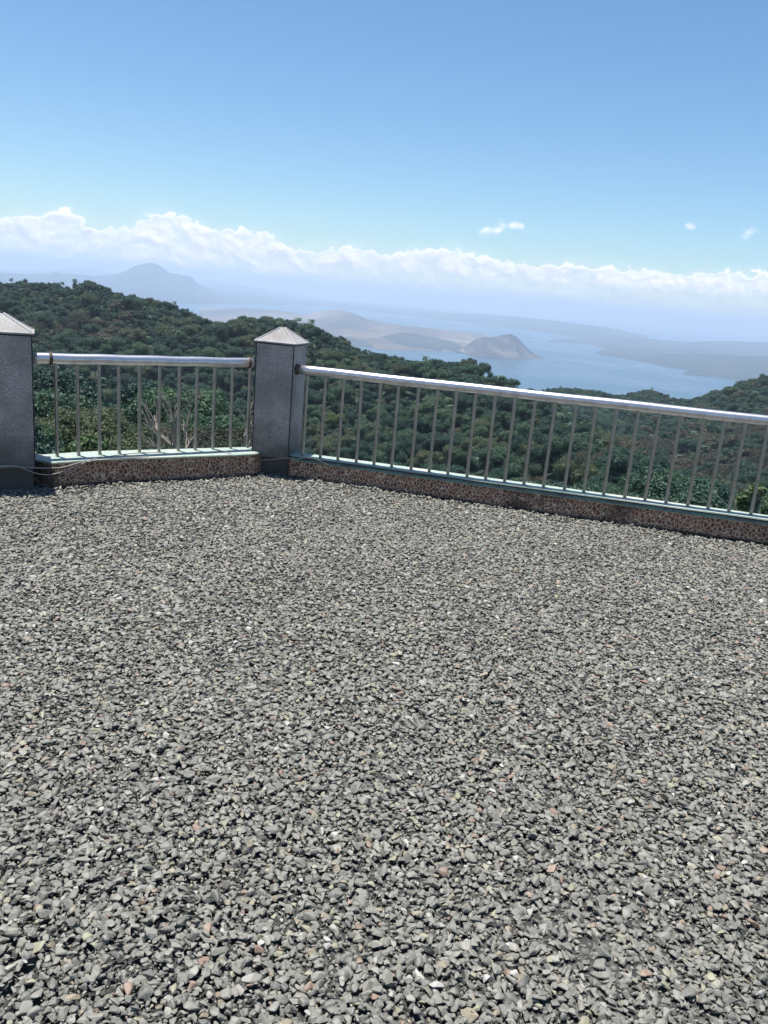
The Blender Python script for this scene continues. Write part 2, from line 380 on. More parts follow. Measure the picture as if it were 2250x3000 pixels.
# ------------------------------------------------------------------ cables
nRv = np.array([nR[0], nR[1], 0.]); nLv = np.array([nL[0], nL[1], 0.])
PRf = np.array([f0[0], f0[1], 0])+nRv*.012; PLf = np.array([-1.801, 6.31, 0])+nLv*.03
def crop4(x, y): return (x/2.765/KP, (1280+y/2.765)/KP)
def crop1(x, y): return ((700+x/2.765)/KP, (1280+y/2.765)/KP)
def cpt(xy, mode):
    if mode == 'L': return onplane(*xy, PLf, nLv)
    if mode == 'R': return onplane(*xy, PRf, nRv)
    if mode == 'P': return onplane(*xy, np.array([-.857, 6.835, 0])+nRv*.02, nRv)
    if mode == 'Q': return onplane(*xy, np.array([-2.545, 5.735, 0])+np.array([.405, -.914, 0])*.02, np.array([.405, -.914, 0]))
    return onz(*xy, mode)
def smooth_path(P, k=6):
    P = [np.array(p) for p in P]; out = []
    for i in range(len(P)-1):
        p0 = P[max(i-1, 0)]; p1 = P[i]; p2 = P[i+1]; p3 = P[min(i+2, len(P)-1)]
        for j in range(k):
            t_ = j/k; out.append(.5*((2*p1)+(-p0+p2)*t_+(2*p0-5*p1+4*p2-p3)*t_*t_+(-p0+3*p1-3*p2+p3)*t_**3))
    out.append(P[-1]); return out
def cable(pts, r, mt, label, cat='cable', group=None):
    P = smooth_path(pts); o0 = P[0]; b_ = MB(); b_.tube([p-o0 for p in P], r, 8)
    o = b_.build('cable', mt, None, True, loc=tuple(o0)); tag(o, label, cat, group); return o
cable([cpt(crop4(-120, 240), 'Q'), cpt(crop4(0, 237), 'Q'), cpt(crop4(60, 230), 'Q'), cpt(crop4(130, 236), 'Q'), cpt(crop4(200, 246), 'Q'), cpt(crop4(330, 252), 'L'), cpt(crop4(480, 250), 'L'), cpt(crop4(560, 232), 'L'), cpt(crop4(640, 210), 'L'), cpt(crop4(700, 196), 'L'), cpt(crop4(790, 172), LZ+.006), cpt(crop4(900, 155), LZ+.006), cpt(crop4(1010, 140), LZ+.006), cpt(crop4(1150, 128), LZ+.006), cpt(crop4(1330, 126), LZ+.006)], .0034, MAT['cable'],
      'pale thin cable around the left post base, upper one of the two drooping loops')
cable([cpt(crop4(-120, 249), 'Q'), cpt(crop4(60, 240), 'Q'), cpt(crop4(150, 242), 'Q'), cpt(crop4(210, 264), 'L'), cpt(crop4(290, 294), 'L'), cpt(crop4(370, 306), 'L'), cpt(crop4(450, 298), 'L'), cpt(crop4(540, 268), 'L'), cpt(crop4(640, 228), 'L'), cpt(crop4(740, 194), 'L'), cpt(crop4(900, 178), 'L'), cpt(crop4(1000, 170), LZ+.006), cpt(crop4(1200, 158), LZ+.006)], .0034, MAT['cable'],
      'pale thin cable hanging lowest against the stone wall beside the left post')
cable([cpt(crop4(380, 312), 'L'), cpt(crop4(470, 308), 'L'), cpt(crop4(560, 322), 'L'), cpt(crop4(660, 334), 'L'), cpt(crop4(800, 340), 'L')], .004, MAT['wire'], 'black wire drooping along the base of the wall under the left railing')
cable([cpt(crop1(-190, 100), LZ+.006), cpt(crop1(-90, 128), LZ+.006), cpt(crop1(0, 158), 'L'), cpt(crop1(70, 182), 'P'), cpt(crop1(200, 187), 'P'), cpt(crop1(300, 180), 'P'), cpt(crop1(400, 170), 'P'), cpt(crop1(470, 178), 'P'), cpt(crop1(560, 168), 'R'), cpt(crop1(640, 186), 'R'), cpt(crop1(700, 214), 'R'), cpt(crop1(745, 240), 'R')], .0034, MAT['cable'],
      'pale cable strung across the plinth of the middle post with a loose end')
cable([onz(*crop1(240, 296), .025), cpt(crop1(285, 283), 'P'), cpt(crop1(330, 272), 'P'), cpt(crop1(400, 250), 'P'), cpt(crop1(460, 228), 'R'), cpt(crop1(500, 200), 'R')], .0036, MAT['wire'], 'short black wire rising from the gravel beside the middle post plinth')
# wire clipped along the face of the right-hand wall
pts = [onplane((900+110*i)/KP*1.0, (1352+ (14.6*i) + 12 + (3 if i % 2 else 0)), PRf, nRv) for i in range(0)]

# ------------------------------------------------------------------ terrace ground and gravel
def front_y(x):
    return np.interp(x, front[:, 0], front[:, 1])
V = []; F = []
fp = [v3(p, 0) for p in (front+np.array([0, .06]))]
outer = [(-60, 2.0, 0), (-60, -60, 0), (60, -60, 0), (60, fp[-1][1]-11.0, 0)]
V = fp+[outer[3], outer[2], outer[1], outer[0]]
g = link_mesh('ground', mesh('ground', [(x, y, -.018) for x, y, z in V], [tuple(range(len(V)))[::-1]], MAT['bed'])); tag(g, kind='structure')

srccol = bpy.data.collections.new('crushed stones')
NV = 22
for i in range(NV):
    rr = np.random.default_rng(100+i); npt = rr.integers(9, 15)
    P = rr.normal(size=(npt, 3)); P /= np.linalg.norm(P, axis=1)[:, None]; P *= rr.uniform(.78, 1.0, (npt, 1))
    P *= np.array([1.0, rr.uniform(.62, .92), rr.uniform(.32, .6)])
    bm = bmesh.new(); [bm.verts.new(tuple(p)) for p in P]
    res = bmesh.ops.convex_hull(bm, input=bm.verts)
    bmesh.ops.delete(bm, geom=[v for v in bm.verts if not v.link_faces], context='VERTS')
    bmesh.ops.bevel(bm, geom=list(bm.edges), offset=.07, segments=1, affect='EDGES')
    me = bpy.data.meshes.new('stone'); bm.to_mesh(me); bm.free(); me.materials.append(MAT['gravel'])
    link_mesh('stone', me, coll=srccol)

def point_instancer(name, P, rot, scl, idx, coll):
    n = len(P); me = bpy.data.meshes.new(name); me.vertices.add(n); me.vertices.foreach_set('co', np.asarray(P, np.float32).ravel())
    a = me.attributes.new('rot', 'FLOAT_VECTOR', 'POINT'); a.data.foreach_set('vector', np.asarray(rot, np.float32).ravel())
    a = me.attributes.new('scl', 'FLOAT_VECTOR', 'POINT'); a.data.foreach_set('vector', np.asarray(scl, np.float32).ravel())
    a = me.attributes.new('idx', 'INT', 'POINT'); a.data.foreach_set('value', np.asarray(idx, np.int32))
    me.update(); o = link_mesh(name, me)
    ng = bpy.data.node_groups.new(name, 'GeometryNodeTree'); ng.interface.new_socket('Geometry', in_out='INPUT', socket_type='NodeSocketGeometry'); ng.interface.new_socket('Geometry', in_out='OUTPUT', socket_type='NodeSocketGeometry')
    N = ng.nodes; L = ng.links; gi = N.new('NodeGroupInput'); go = N.new('NodeGroupOutput')
    ci = N.new('GeometryNodeCollectionInfo'); ci.inputs['Collection'].default_value = coll; ci.inputs['Separate Children'].default_value = True; ci.inputs['Reset Children'].default_value = True
    ip = N.new('GeometryNodeInstanceOnPoints'); ip.inputs['Pick Instance'].default_value = True
    def att(nm, dt):
        k = N.new('GeometryNodeInputNamedAttribute'); k.data_type = dt; k.inputs['Name'].default_value = nm; return k.outputs['Attribute']
    er = N.new('FunctionNodeEulerToRotation'); L.new(att('rot', 'FLOAT_VECTOR'), er.inputs[0])
    L.new(gi.outputs[0], ip.inputs['Points']); L.new(ci.outputs[0], ip.inputs['Instance']); L.new(att('idx', 'INT'), ip.inputs['Instance Index'])
    L.new(er.outputs[0], ip.inputs['Rotation']); L.new(att('scl', 'FLOAT_VECTOR'), ip.inputs['Scale']); L.new(ip.outputs[0], go.inputs[0])
    md = o.modifiers.new('scatter', 'NODES'); md.node_group = ng; return o

sp = .0132
gx, gy = np.meshgrid(np.arange(-7, 7, sp), np.arange(.55, 7.2, sp)); gx = gx.ravel()+rng.uniform(-.5, .5, gx.size)*sp; gy = gy.ravel()+rng.uniform(-.5, .5, gy.size)*sp
keep = (np.abs(gx) < .62*gy+1.3) & (gy < front_y(gx)+.03-.06*(rng.uniform(size=gx.size) < .75)) & (gx > -3.0-.0*gy)
gx = gx[keep]; gy = gy[keep]; n = len(gx); fin = rng.uniform(size=n) < .42
sz = np.clip(np.exp(rng.normal(math.log(.0150), .28, n)), .006, .027)
sz = np.where(fin, rng.uniform(.0045, .0085, n), sz)
und = N2.fbm(gx*1.3, gy*1.3, 3)*.011
gz = rng.uniform(-.006, .004, n)+und+(sz-.015)*.25+np.where(fin, -.004, 0)
# a little heap against the wall
gz += np.clip(.10-(front_y(gx)-gy), 0, .1)*.12
rot = np.stack([rng.normal(0, .20, n), rng.normal(0, .20, n), rng.uniform(0, 6.28, n)], 1)
scl = np.stack([sz*rng.uniform(.9, 1.2, n), sz*rng.uniform(.85, 1.1, n), sz*rng.uniform(.85, 1.15, n)], 1)
gr = point_instancer('gravel', np.stack([gx, gy, gz], 1), rot, scl, rng.integers(0, NV, n), srccol)
tag(gr, 'loose grey crushed stone gravel covering the terrace', kind='stuff'); print('stones', n)

# ------------------------------------------------------------------ small plants by the wall
def sprig(loc, n, s, seed, label, mt):
    rr = random.Random(seed); r = empty('weed', loc); tag(r, label, 'weed')
    st = MB(); lf = MB()
    for i in range(n):
        a = rr.uniform(0, 6.28); l = s*rr.uniform(.5, 1.1); tilt = rr.uniform(.1, .8)
        tip = Vector((math.cos(a)*math.sin(tilt)*l, math.sin(a)*math.sin(tilt)*l, math.cos(tilt)*l)); st.tube([(0, 0, 0), tip*.5+Vector((0, 0, .01)), tip], [.0022, .0016, .001], 5)
        for k in range(9):
            p = tip*rr.uniform(.25, 1.05); b_ = rr.uniform(0, 6.28); ll = rr.uniform(.018, .034); w = ll*.45
            d = Vector((math.cos(b_), math.sin(b_), rr.uniform(-.1, .6))).normalized(); q = d.cross(Vector((rr.uniform(-.5, .5), rr.uniform(-.5, .5), 1))).normalized()
            lf.add([p, p+d*ll*.5+q*w*.5, p+d*ll, p+d*ll*.5-q*w*.5], [(0, 1, 2, 3)])
    st.build('stem', MAT['twig'], r); lf.build('leaves', mt, r)
    return r
P = onz((1650+225/2.765)/KP, (1400+300/2.765)/KP, 0); sprig((P[0], P[1]-.0, 0), 16, .11, 3, 'small olive green weed growing in the gravel against the right wall', MAT['leaf_olive'])
P = onz(690, 1030, 0); sprig((P[0], P[1], 0), 6, .05, 4, 'tiny green sprig at the wall foot just right of the middle post', MAT['leaf_mid'])

# ------------------------------------------------------------------ terrain
LAKE = -480.0
def curve(pts):
    a = np.array([azel(*p) for p in pts]); o = np.argsort(a[:, 0]); return a[o, 0], a[o, 1]
crA, crE = curve([(-150, 600), (0, 605), (50, 607), (100, 615), (150, 622), (190, 612), (230, 625), (300, 640), (370, 655), (410, 668), (440, 682), (480, 690), (560, 692), (640, 692), (670, 697), (700, 715), (750, 730), (800, 742), (850, 752), (900, 762), (950, 760), (990, 765), (1030, 775), (1060, 800), (1100, 820), (1140, 838), (1200, 858), (1300, 905), (1400, 955), (1480, 1005), (1560, 1035), (1659, 1075), (1800, 1120)])
r5A, r5E = curve([(1000, 900), (1100, 860), (1150, 848), (1200, 840), (1240, 842), (1290, 850), (1340, 855), (1370, 848), (1410, 843), (1440, 858), (1480, 866), (1520, 855), (1570, 838), (1610, 818), (1659, 808), (1750, 790), (1900, 790)])
hmA, hmE = curve([(-200, 820), (0, 815), (80, 832), (183, 842), (231, 872), (284, 885), (308, 898), (366, 900), (433, 897), (500, 915), (540, 950), (580, 1010), (620, 1080)])
r3A = np.radians([-60, -27, -7, 4.5, 9, 12, 17.5, 26, 60]); r3R = np.array([760, 740, 560, 470, 400, 340, 250, 190, 160.])
TH = 8.5   # mean canopy height
def cols(az):
    r3 = np.interp(az, r3A, r3R); e3 = np.interp(az, crA, crE)
    z3 = H+r3*np.tan(e3)-TH*.93
    left = np.clip((np.radians(-7.5)-az)/np.radians(2.5), 0, 1)
    r1 = 46+14*left; z1 = (1-left)*(-24.)+left*(H+r1*np.tan(np.interp(az, hmA, hmE))-TH)
    r2 = .52*r3+10; e2 = np.radians(-15.5)-.0*az; z2 = H+r2*np.tan(e2); z2 = np.minimum(z2, z1-8)
    far = np.clip((az-np.radians(4))/np.radians(4), 0, 1)
    r5 = 1050-150*np.clip((az-np.radians(16))/np.radians(6), 0, 1)
    e5 = np.interp(az, r5A, r5E); z5 = far*(H+r5*np.tan(e5)-TH*.9)+(1-far)*(z3-120)
    r4 = (r3+60)*.45+r5*.40*.55+60; z4 = far*(H+r4*np.tan(np.radians(-13.)))+(1-far)*(z3-70)
    r4 = far*r4+(1-far)*(r3+(r5-r3)*.5)
    return [(8.9+0*az, -2.8+0*az), (22+0*az, left*(z1+1)+(1-left)*(-15.)), (r1, z1), (r2, z2), (r3, z3), (r4, z4), (r5, z5), (r5+500, z5-150), (3300+0*az, -470+0*az), (3700+0*az, LAKE-25+0*az)]
AZ = np.radians(np.arange(-62, 62.01, .3)); RR = np.concatenate([np.geomspace(8.9, 60, 26)[:-1], np.geomspace(60, 1300, 210)[:-1], np.geomspace(1300, 3700, 40)])
def height(az, r):
    K = cols(az); z = K[0][1]*1.0
    out = np.where(r <= K[0][0], K[0][1], K[-1][1])
    for (ra, za), (rb, zb) in zip(K[:-1], K[1:]):
        t_ = np.clip((r-ra)/(rb-ra), 0, 1); s_ = t_*t_*(3-2*t_); s_ = .45*t_+.55*s_
        out = np.where((r > ra) & (r <= rb), za+(zb-za)*s_, out)
    x = np.sin(az)*r; y = np.cos(az)*r
    amp = np.clip((r-15)/60, 0, 1)*np.clip(r/500, .12, 1)
    z_ = out + amp*(N2.fbm(x/90, y/90, 4)*5.5+ (1-np.abs(N2.fbm(x/150+7, y/150, 2)))*3-2.0)
    return z_
A2, R2 = np.meshgrid(AZ, RR, indexing='ij'); Z2 = height(A2, R2)
nA, nR_ = A2.shape
V = np.stack([np.sin(A2)*R2, np.cos(A2)*R2, Z2], -1).reshape(-1, 3)
F = [(i*nR_+j, i*nR_+j+1, (i+1)*nR_+j+1, (i+1)*nR_+j) for i in range(nA-1) for j in range(nR_-1)]
hill = link_mesh('hillside_terrain', mesh('hillside_terrain', V, [f[::-1] for f in F], MAT['floor'], True)); tag(hill, kind='structure')

# ------------------------------------------------------------------ tree meshes
def crown_mesh(name, seed, nleaf, leaf, mt, sparse=1.0, hgt=8.5, rad=4.6, core=True):
    r = np.random.default_rng(seed); nl = int(r.integers(9, 15)); LC = []; LR = []
    for k in range(nl):
        a = r.uniform(0, 6.28); q = math.sqrt(r.uniform(0, 1))*.72; zz = r.uniform(-.42, .62)*(1-.25*q)
        LC.append((math.cos(a)*q*rad, math.sin(a)*q*rad, hgt*.60+zz*hgt*.50*(1.05-.5*q))); LR.append(r.uniform(.26, .46)*rad)
    LC = np.array(LC); LR = np.array(LR)
    pick = r.choice(nl, nleaf, p=LR**2/np.sum(LR**2)); d = r.normal(size=(nleaf, 3)); d[:, 2] += .35; d /= np.linalg.norm(d, axis=1)[:, None]
    lump = 1+.22*N2.fbm(d[:, 0]*2.5+pick*3.1, d[:, 1]*2.5+d[:, 2]*2.5, 2)
    P = LC[pick]+d*(LR[pick]*lump*r.uniform(.72, 1.06, nleaf))[:, None]*np.array([1, 1, .82])
    # drop leaves buried in other lobes
    D = np.linalg.norm((P[:, None, :]-LC[None])/np.array([1, 1, .82]), axis=2)/LR[None]; D[np.arange(nleaf), pick] = 9
    ok = (D.min(1) > .72) & (P[:, 2] > .6) & (r.uniform(size=nleaf) < sparse); P = P[ok]; d = d[ok]; m_ = len(P)
    nn = d*.75+r.normal(size=(m_, 3))*.55+np.array([0, 0, .25]); nn /= np.linalg.norm(nn, axis=1)[:, None]
    t1 = np.cross(nn, r.normal(size=(m_, 3))); t1 /= np.linalg.norm(t1, axis=1)[:, None]; t2 = np.cross(nn, t1)
    s_ = leaf*r.uniform(.6, 1.35, (m_, 1)); w = s_*r.uniform(.45, .75, (m_, 1))
    V = np.stack([P-t1*s_*.5, P+t2*w*.5+nn*s_*.08, P+t1*s_*.5, P-t2*w*.5+nn*s_*.08], 1).reshape(-1, 3)
    F = [(4*i, 4*i+1, 4*i+2, 4*i+3) for i in range(m_)]
    V = V.tolist()
    if core:
        for c, q in zip(LC, LR):
            bm = bmesh.new(); bmesh.ops.create_icosphere(bm, subdivisions=1, radius=q*.66); k = len(V)
            bm.verts.ensure_lookup_table()
            V += [(v.co.x+c[0], v.co.y+c[1], v.co.z*.8+c[2]) for v in bm.verts]; F += [tuple(v.index+k for v in f.verts) for f in bm.faces]; bm.free()
    return mesh(name, V, F, mt)
def branch_mesh(name, seed, mt, hgt=8.5, spread=1.0, trunk_only=False, depth=5, r0=.16):
    rr = random.Random(seed); b_ = MB()
    def go(p, d, l, r, k):
        q = p+d*l*.5+Vector((rr.uniform(-.08, .08), rr.uniform(-.08, .08), 0))*l; e = q+(d+Vector((rr.uniform(-.15, .15), rr.uniform(-.15, .15), .05)))*l*.5
        b_.tube([p, q, e], [r, r*.85, r*.68], 6 if k > 2 else 4, caps=False)
        if k == 0: return
        for i in range(rr.randint(2, 3) if k < depth else 3):
            v = Vector((rr.gauss(0, 1), rr.gauss(0, 1), rr.gauss(0, .5))).normalized()
            go(e if rr.random() < .7 else q, (d*.8+v*.62*spread+Vector((0, 0, .12))).normalized(), l*rr.uniform(.62, .84), r*.6, k-1)
    if trunk_only:
        top = Vector((rr.uniform(-.3, .3), rr.uniform(-.3, .3), hgt*.55)); b_.tube([(0, 0, -1.5), (.05, 0, 0), top*.5+Vector((.1, .1, 0)), top], [r0*1.5, r0*1.25, r0, r0*.6], 8)
        for i in range(5):
            a = rr.uniform(0, 6.28); s_ = top*rr.uniform(.5, .95); e = s_+Vector((math.cos(a)*2.4, math.sin(a)*2.4, rr.uniform(1.0, 2.6))); b_.tube([s_, (s_+e)/2+Vector((0, 0, -.2)), e], [r0*.5, r0*.35, r0*.15], 5)
    else: go(Vector((0, 0, hgt*.12)), Vector((0, 0, 1)), hgt*.24, r0, depth)
    return mesh(name, b_.V, b_.F, mt)

near_kinds = {
 'dark': [crown_mesh('crown', 200+i, 15000, .26, MAT['leaf_dark']) for i in range(4)]+[crown_mesh('crown', 210+i, 15000, .26, MAT['leaf_mid']) for i in range(2)],
 'olive': [crown_mesh('crown', 220+i, 15000, .23, MAT['leaf_olive']) for i in range(2)],
 'dry': [crown_mesh('crown', 230+i, 9000, .17, MAT['leaf_dry'], .8, core=False) for i in range(2)],
 'bare': [branch_mesh('branches', 240+i, MAT['twig'], 9, 1.1, r0=.30) for i in range(2)],
 'lime': [crown_mesh('crown', 250, 12000, .26, MAT['leaf_lime'], hgt=8, rad=3.6)],
}
trunk_meshes = [branch_mesh('trunk', 300+i, MAT['bark'], trunk_only=True) for i in range(3)]
trunk_pale = branch_mesh('trunk', 310, MAT['twig'], trunk_only=True)
farcol = bpy.data.collections.new('forest trees'); far_meshes = []
for i in range(5): far_meshes.append(crown_mesh('forest_tree', 400+i, 4200, .42, MAT['leaf_dark']))
for i in range(2): far_meshes.append(crown_mesh('forest_tree', 410+i, 4200, .42, MAT['leaf_mid']))
far_meshes.append(crown_mesh('forest_tree', 420, 4200, .40, MAT['leaf_olive']))
far_meshes.append(crown_mesh('forest_tree', 430, 3000, .34, MAT['leaf_dry'], .8))
for i, me in enumerate(far_meshes):
    me2 = me; link_mesh('forest_tree_%02d' % i, me2, coll=farcol)
def palm_mesh(name, seed):
    rr = random.Random(seed); b_ = MB(); h = rr.uniform(8, 10); b_.tube([(0, 0, -1), (.2, 0, h*.5), (0, .2, h)], [.2, .15, .12], 6)
    for i in range(16):
        a = rr.uniform(0, 6.28); L = rr.uniform(2.4, 3.4); up = rr.uniform(-.3, .9); prev = Vector((0, .2, h)); d = Vector((math.cos(a), math.sin(a), up)).normalized()
        for k in range(6):
            nx = prev+d*L/6; sd_ = Vector((-math.sin(a), math.cos(a), 0)); w = .55*math.sin(math.pi*(k+.8)/7)
            for sg in (-1, 1): b_.add([prev, nx, nx+sd_*sg*w+Vector((0, 0, -.35*w)), prev+sd_*sg*w+Vector((0, 0, -.35*w))], [(0, 1, 2, 3)])
            prev = nx; d = (d+Vector((0, 0, -.28))).normalized()
    return mesh(name, b_.V, b_.F, MAT['leaf_mid'])
link_mesh('forest_tree_09', palm_mesh('palm', 5), coll=farcol)
# ------------------------------------------------------------------ scatter the forest
NT_ = 60000
a_ = rng.uniform(R_(-38), R_(38), NT_); r_ = np.sqrt(rng.uniform(22.**2, 1250.**2, NT_))
# thin by a jittered hash so that crowns do not pile up
order = np.argsort(r_); cell = {}; keep = []
for i in order:
    x = math.sin(a_[i])*r_[i]; y = math.cos(a_[i])*r_[i]; s_ = 4.7 if r_[i] < 300 else 5.2; k = (int(x//s_), int(y//s_)); bad = r_[i] < (49 if a_[i] < R_(-8.5) else 85)
    for dx in (-1, 0, 1):
        for dy in (-1, 0, 1):
            for (qx, qy) in cell.get((k[0]+dx, k[1]+dy), ()):
                if (qx-x)**2+(qy-y)**2 < (s_*.82)**2: bad = True
    if not bad: cell.setdefault(k, []).append((x, y)); keep.append(i)
keep = np.array(keep); a_ = a_[keep]; r_ = r_[keep]
for xd_, yd_, r0_ in [(395, 868, 50), (505, 885, 53)]:
    ok_ = ~((np.abs(a_-azel(xd_, yd_)[0]) < R_(3.0)) & (r_ < r0_+8)); a_ = a_[ok_]; r_ = r_[ok_]
z_ = height(a_, r_); x_ = np.sin(a_)*r_; y_ = np.cos(a_)*r_; n = len(x_)
size = np.clip(np.exp(rng.normal(-.05, .30, n)), .45, 1.9)
wid = size*rng.uniform(.85, 1.2, n)
crest = np.abs(r_-np.interp(a_, r3A, r3R)) < 25; crest = crest | (np.abs(r_-np.interp(a_, r3A, r3R)) < 45) | (r_ > 850); size = np.where(crest, np.clip(size, .6, 1.15)*rng.uniform(.75, 1.0, n), size); wid = np.where(crest, wid*.8, wid)
dryf = N2.fbm(x_/60+3, y_/60, 3); olf = N2.fbm(x_/45+30, y_/45, 3)
u = rng.uniform(size=n)
kind = np.where(u < .62, 0, np.where(u < .9, 1, 2)); kind = np.where((olf > .45) & (u > .35), 2, kind); kind = np.where((dryf > .68) & (u > .55), 3, kind)
hump = (a_ < R_(-9)) & (r_ < 85); size = np.where(hump, np.clip(size*.85, .55, .9), size); wid = np.where(hump, wid*.72, wid); kind = np.where(hump & (u > .42), 3, kind); kind = np.where(hump & (u <= .42), np.where(u < .12, 0, 2), kind)
right_dry = (a_ > R_(17)) & (r_ > 450) & (r_ < 700) & (u > .35); kind = np.where(right_dry, 3, kind)
# visibility from the terrace: horizon angle of canopy in front
azg = AZ; el_run = np.maximum.accumulate(np.arctan2(Z2+np.where(R2 > 38, TH*.72, 0)-H, R2), axis=1)
ia = np.clip(np.searchsorted(azg, a_), 0, nA-1); top_el = np.arctan2(z_+TH*size-H, r_); 
jr = np.clip(np.searchsorted(RR, r_-7)-1, 0, nR_-1); front_el = el_run[ia, jr]
gap = (top_el-front_el)
px, py, pw = proj(np.stack([x_, y_, z_+TH*size*.8], 1)[None][0])
# ledge line in photo, only what rises above it shows
ledge = np.interp(px, [80, 300, 540, 650, 1000, 1300, 1659], [990, 975, 972, 985, 1038, 1070, 1115])
vis = (gap > 0) & (px > 2) & (px < 1657) & (py < ledge-4) & ~((px < 78) & (py > 715)) & ~((px > 548) & (px < 642) & (py > 740))
idxv = np.where(vis)[0]; score = (np.minimum(gap[idxv], size[idxv]*TH/r_[idxv]))*wid[idxv]/r_[idxv]; chosen = idxv[np.argsort(-score)][:295]
ch = np.zeros(n, bool); ch[chosen] = True
print('trees', n, 'visible', vis.sum())
def put_tree(name, label, cat, group, loc, rz, s, me_c, me_t, part):
    r = empty(name, loc, rz); r.scale = s; tag(r, label, cat, group)
    link_mesh('trunk', me_t, r); link_mesh(part, me_c, r); return r
proto_done = {}
LAB = {0: ('broadleaf_tree', 'dark'), 1: ('broadleaf_tree', 'dark'), 2: ('broadleaf_tree', 'olive'), 3: ('dry_tree', 'dry')}
bamboo_best = None
cand = [i for i in chosen if kind[i] < 3]
tx, ty = 985/1.0, 0
best = min(cand, key=lambda i: abs(px[i]-730)+abs(py[i]-915))
bare = [] and sorted([i for i in chosen if hump[i]], key=lambda i: abs(px[i]-430)+abs(py[i]-890)*2)[:2]
for i in chosen:
    side = 'left' if px[i] < 595 else 'right'
    where = 'short left railing' if side == 'left' else 'long right railing'
    k = LAB[int(kind[i])][1]; nm = LAB[int(kind[i])][0]; part = 'crown'
    if i == best:
        k = 'lime'; nm = 'bamboo_clump'; lab = 'bright yellow-green leafy clump behind the right railing, close to the middle post'; cat = 'bamboo'; grp = None
    elif i in bare:
        k = 'bare'; nm = 'bare_tree'; part = 'branches'; lab = 'leafless pale-branched tree low behind the left railing'; cat = 'tree'; grp = 'bare trees behind the left railing'
    else:
        desc = {'dark': 'dense dark green broadleaf tree', 'olive': 'lighter olive green broadleaf tree', 'dry': 'dry brownish thin-leaved tree'}[k]
        lab = f'{desc} in the forest on the slope beyond the {where}'; cat = 'tree'; grp = f'{desc.split(" broad")[0].split(" thin")[0]} trees beyond the {where}'
    mc = near_kinds[k][int(rng.integers(0, len(near_kinds[k])))]; mtk = trunk_pale if k == 'bare' else trunk_meshes[int(rng.integers(0, 3))]
    put_tree(nm, lab, cat, grp, (float(x_[i]), float(y_[i]), float(z_[i]-.3)), float(rng.uniform(0, 6.28)), (float(wid[i]), float(wid[i]), float(size[i])), mc, mtk, part)
for (xd, yd, r0_, k, lb) in [(395, 858, 50, 0, 'leafless pale-branched tree low behind the middle of the left railing'), (505, 872, 53, 1, 'smaller leafless grey tree behind the left railing, nearest the middle post')]:
    d = ray(xd, yd); q = r0_/math.hypot(d[0], d[1]); P = np.array([0, 0, H])+d*q; g_ = float(height(np.array([math.atan2(P[0], P[1])]), np.array([float(r0_)]))[0])
    s_ = max((P[2]-g_)/6.6, .6)
    put_tree('bare_tree', lb, 'tree', None, (float(P[0]), float(P[1]), g_-.2), k*2.0, (1.0, 1.0, s_), near_kinds['bare'][k], trunk_pale, 'branches')
rest = np.where(~ch)[0]; m_ = len(rest); kr = kind[rest]
idx = np.where(kr == 0, rng.integers(0, 5, m_), np.where(kr == 1, rng.integers(3, 7, m_), np.where(kr == 2, 7-(rng.uniform(size=m_) < .3), 8)))
idx = np.where((rng.uniform(size=m_) < .04) & (r_[rest] > 170), 9, idx)
fo = point_instancer('forest', np.stack([x_[rest], y_[rest], z_[rest]-.3], 1), np.stack([np.zeros(m_), np.zeros(m_), rng.uniform(0, 6.28, m_)], 1), np.stack([wid[rest], wid[rest], size[rest]], 1), idx, farcol)
tag(fo, 'dense tropical forest covering the ridges below the terrace', kind='stuff')

def shrub(xd, yd, r, hh, rad, mt, label):
    d = ray(xd, yd); k = r/math.hypot(d[0], d[1]); P = np.array([0, 0, H])+d*k
    q = empty('shrub', (P[0], P[1], P[2]-hh*.87)); tag(q, label, 'shrub')
    link_mesh('foliage', crown_mesh('foliage', int(xd), 2600, .075, mt, hgt=hh*.98, rad=rad, core=False), q)
    b_ = MB(); rr = random.Random(int(xd))
    for i in range(7): b_.tube([(0, 0, -.9), (rr.uniform(-.2, .2), rr.uniform(-.2, .2), hh*.4), (rr.uniform(-.5, .5)*rad*1.5, rr.uniform(-.5, .5)*rad*1.5, hh*.85)], [.02, .015, .008], 5)
    b_.build('stem', MAT['bark'], q)
shrub(203, 943, 11.0, 2.0, .42, MAT['leaf_fresh'], 'light green leafy shrub peeping over the coping near the left post')
shrub(1640, 1050, 12, 2.0, .42, MAT['leaf_fresh'], 'fresh green shrub just behind the coping at the right edge of the photo')

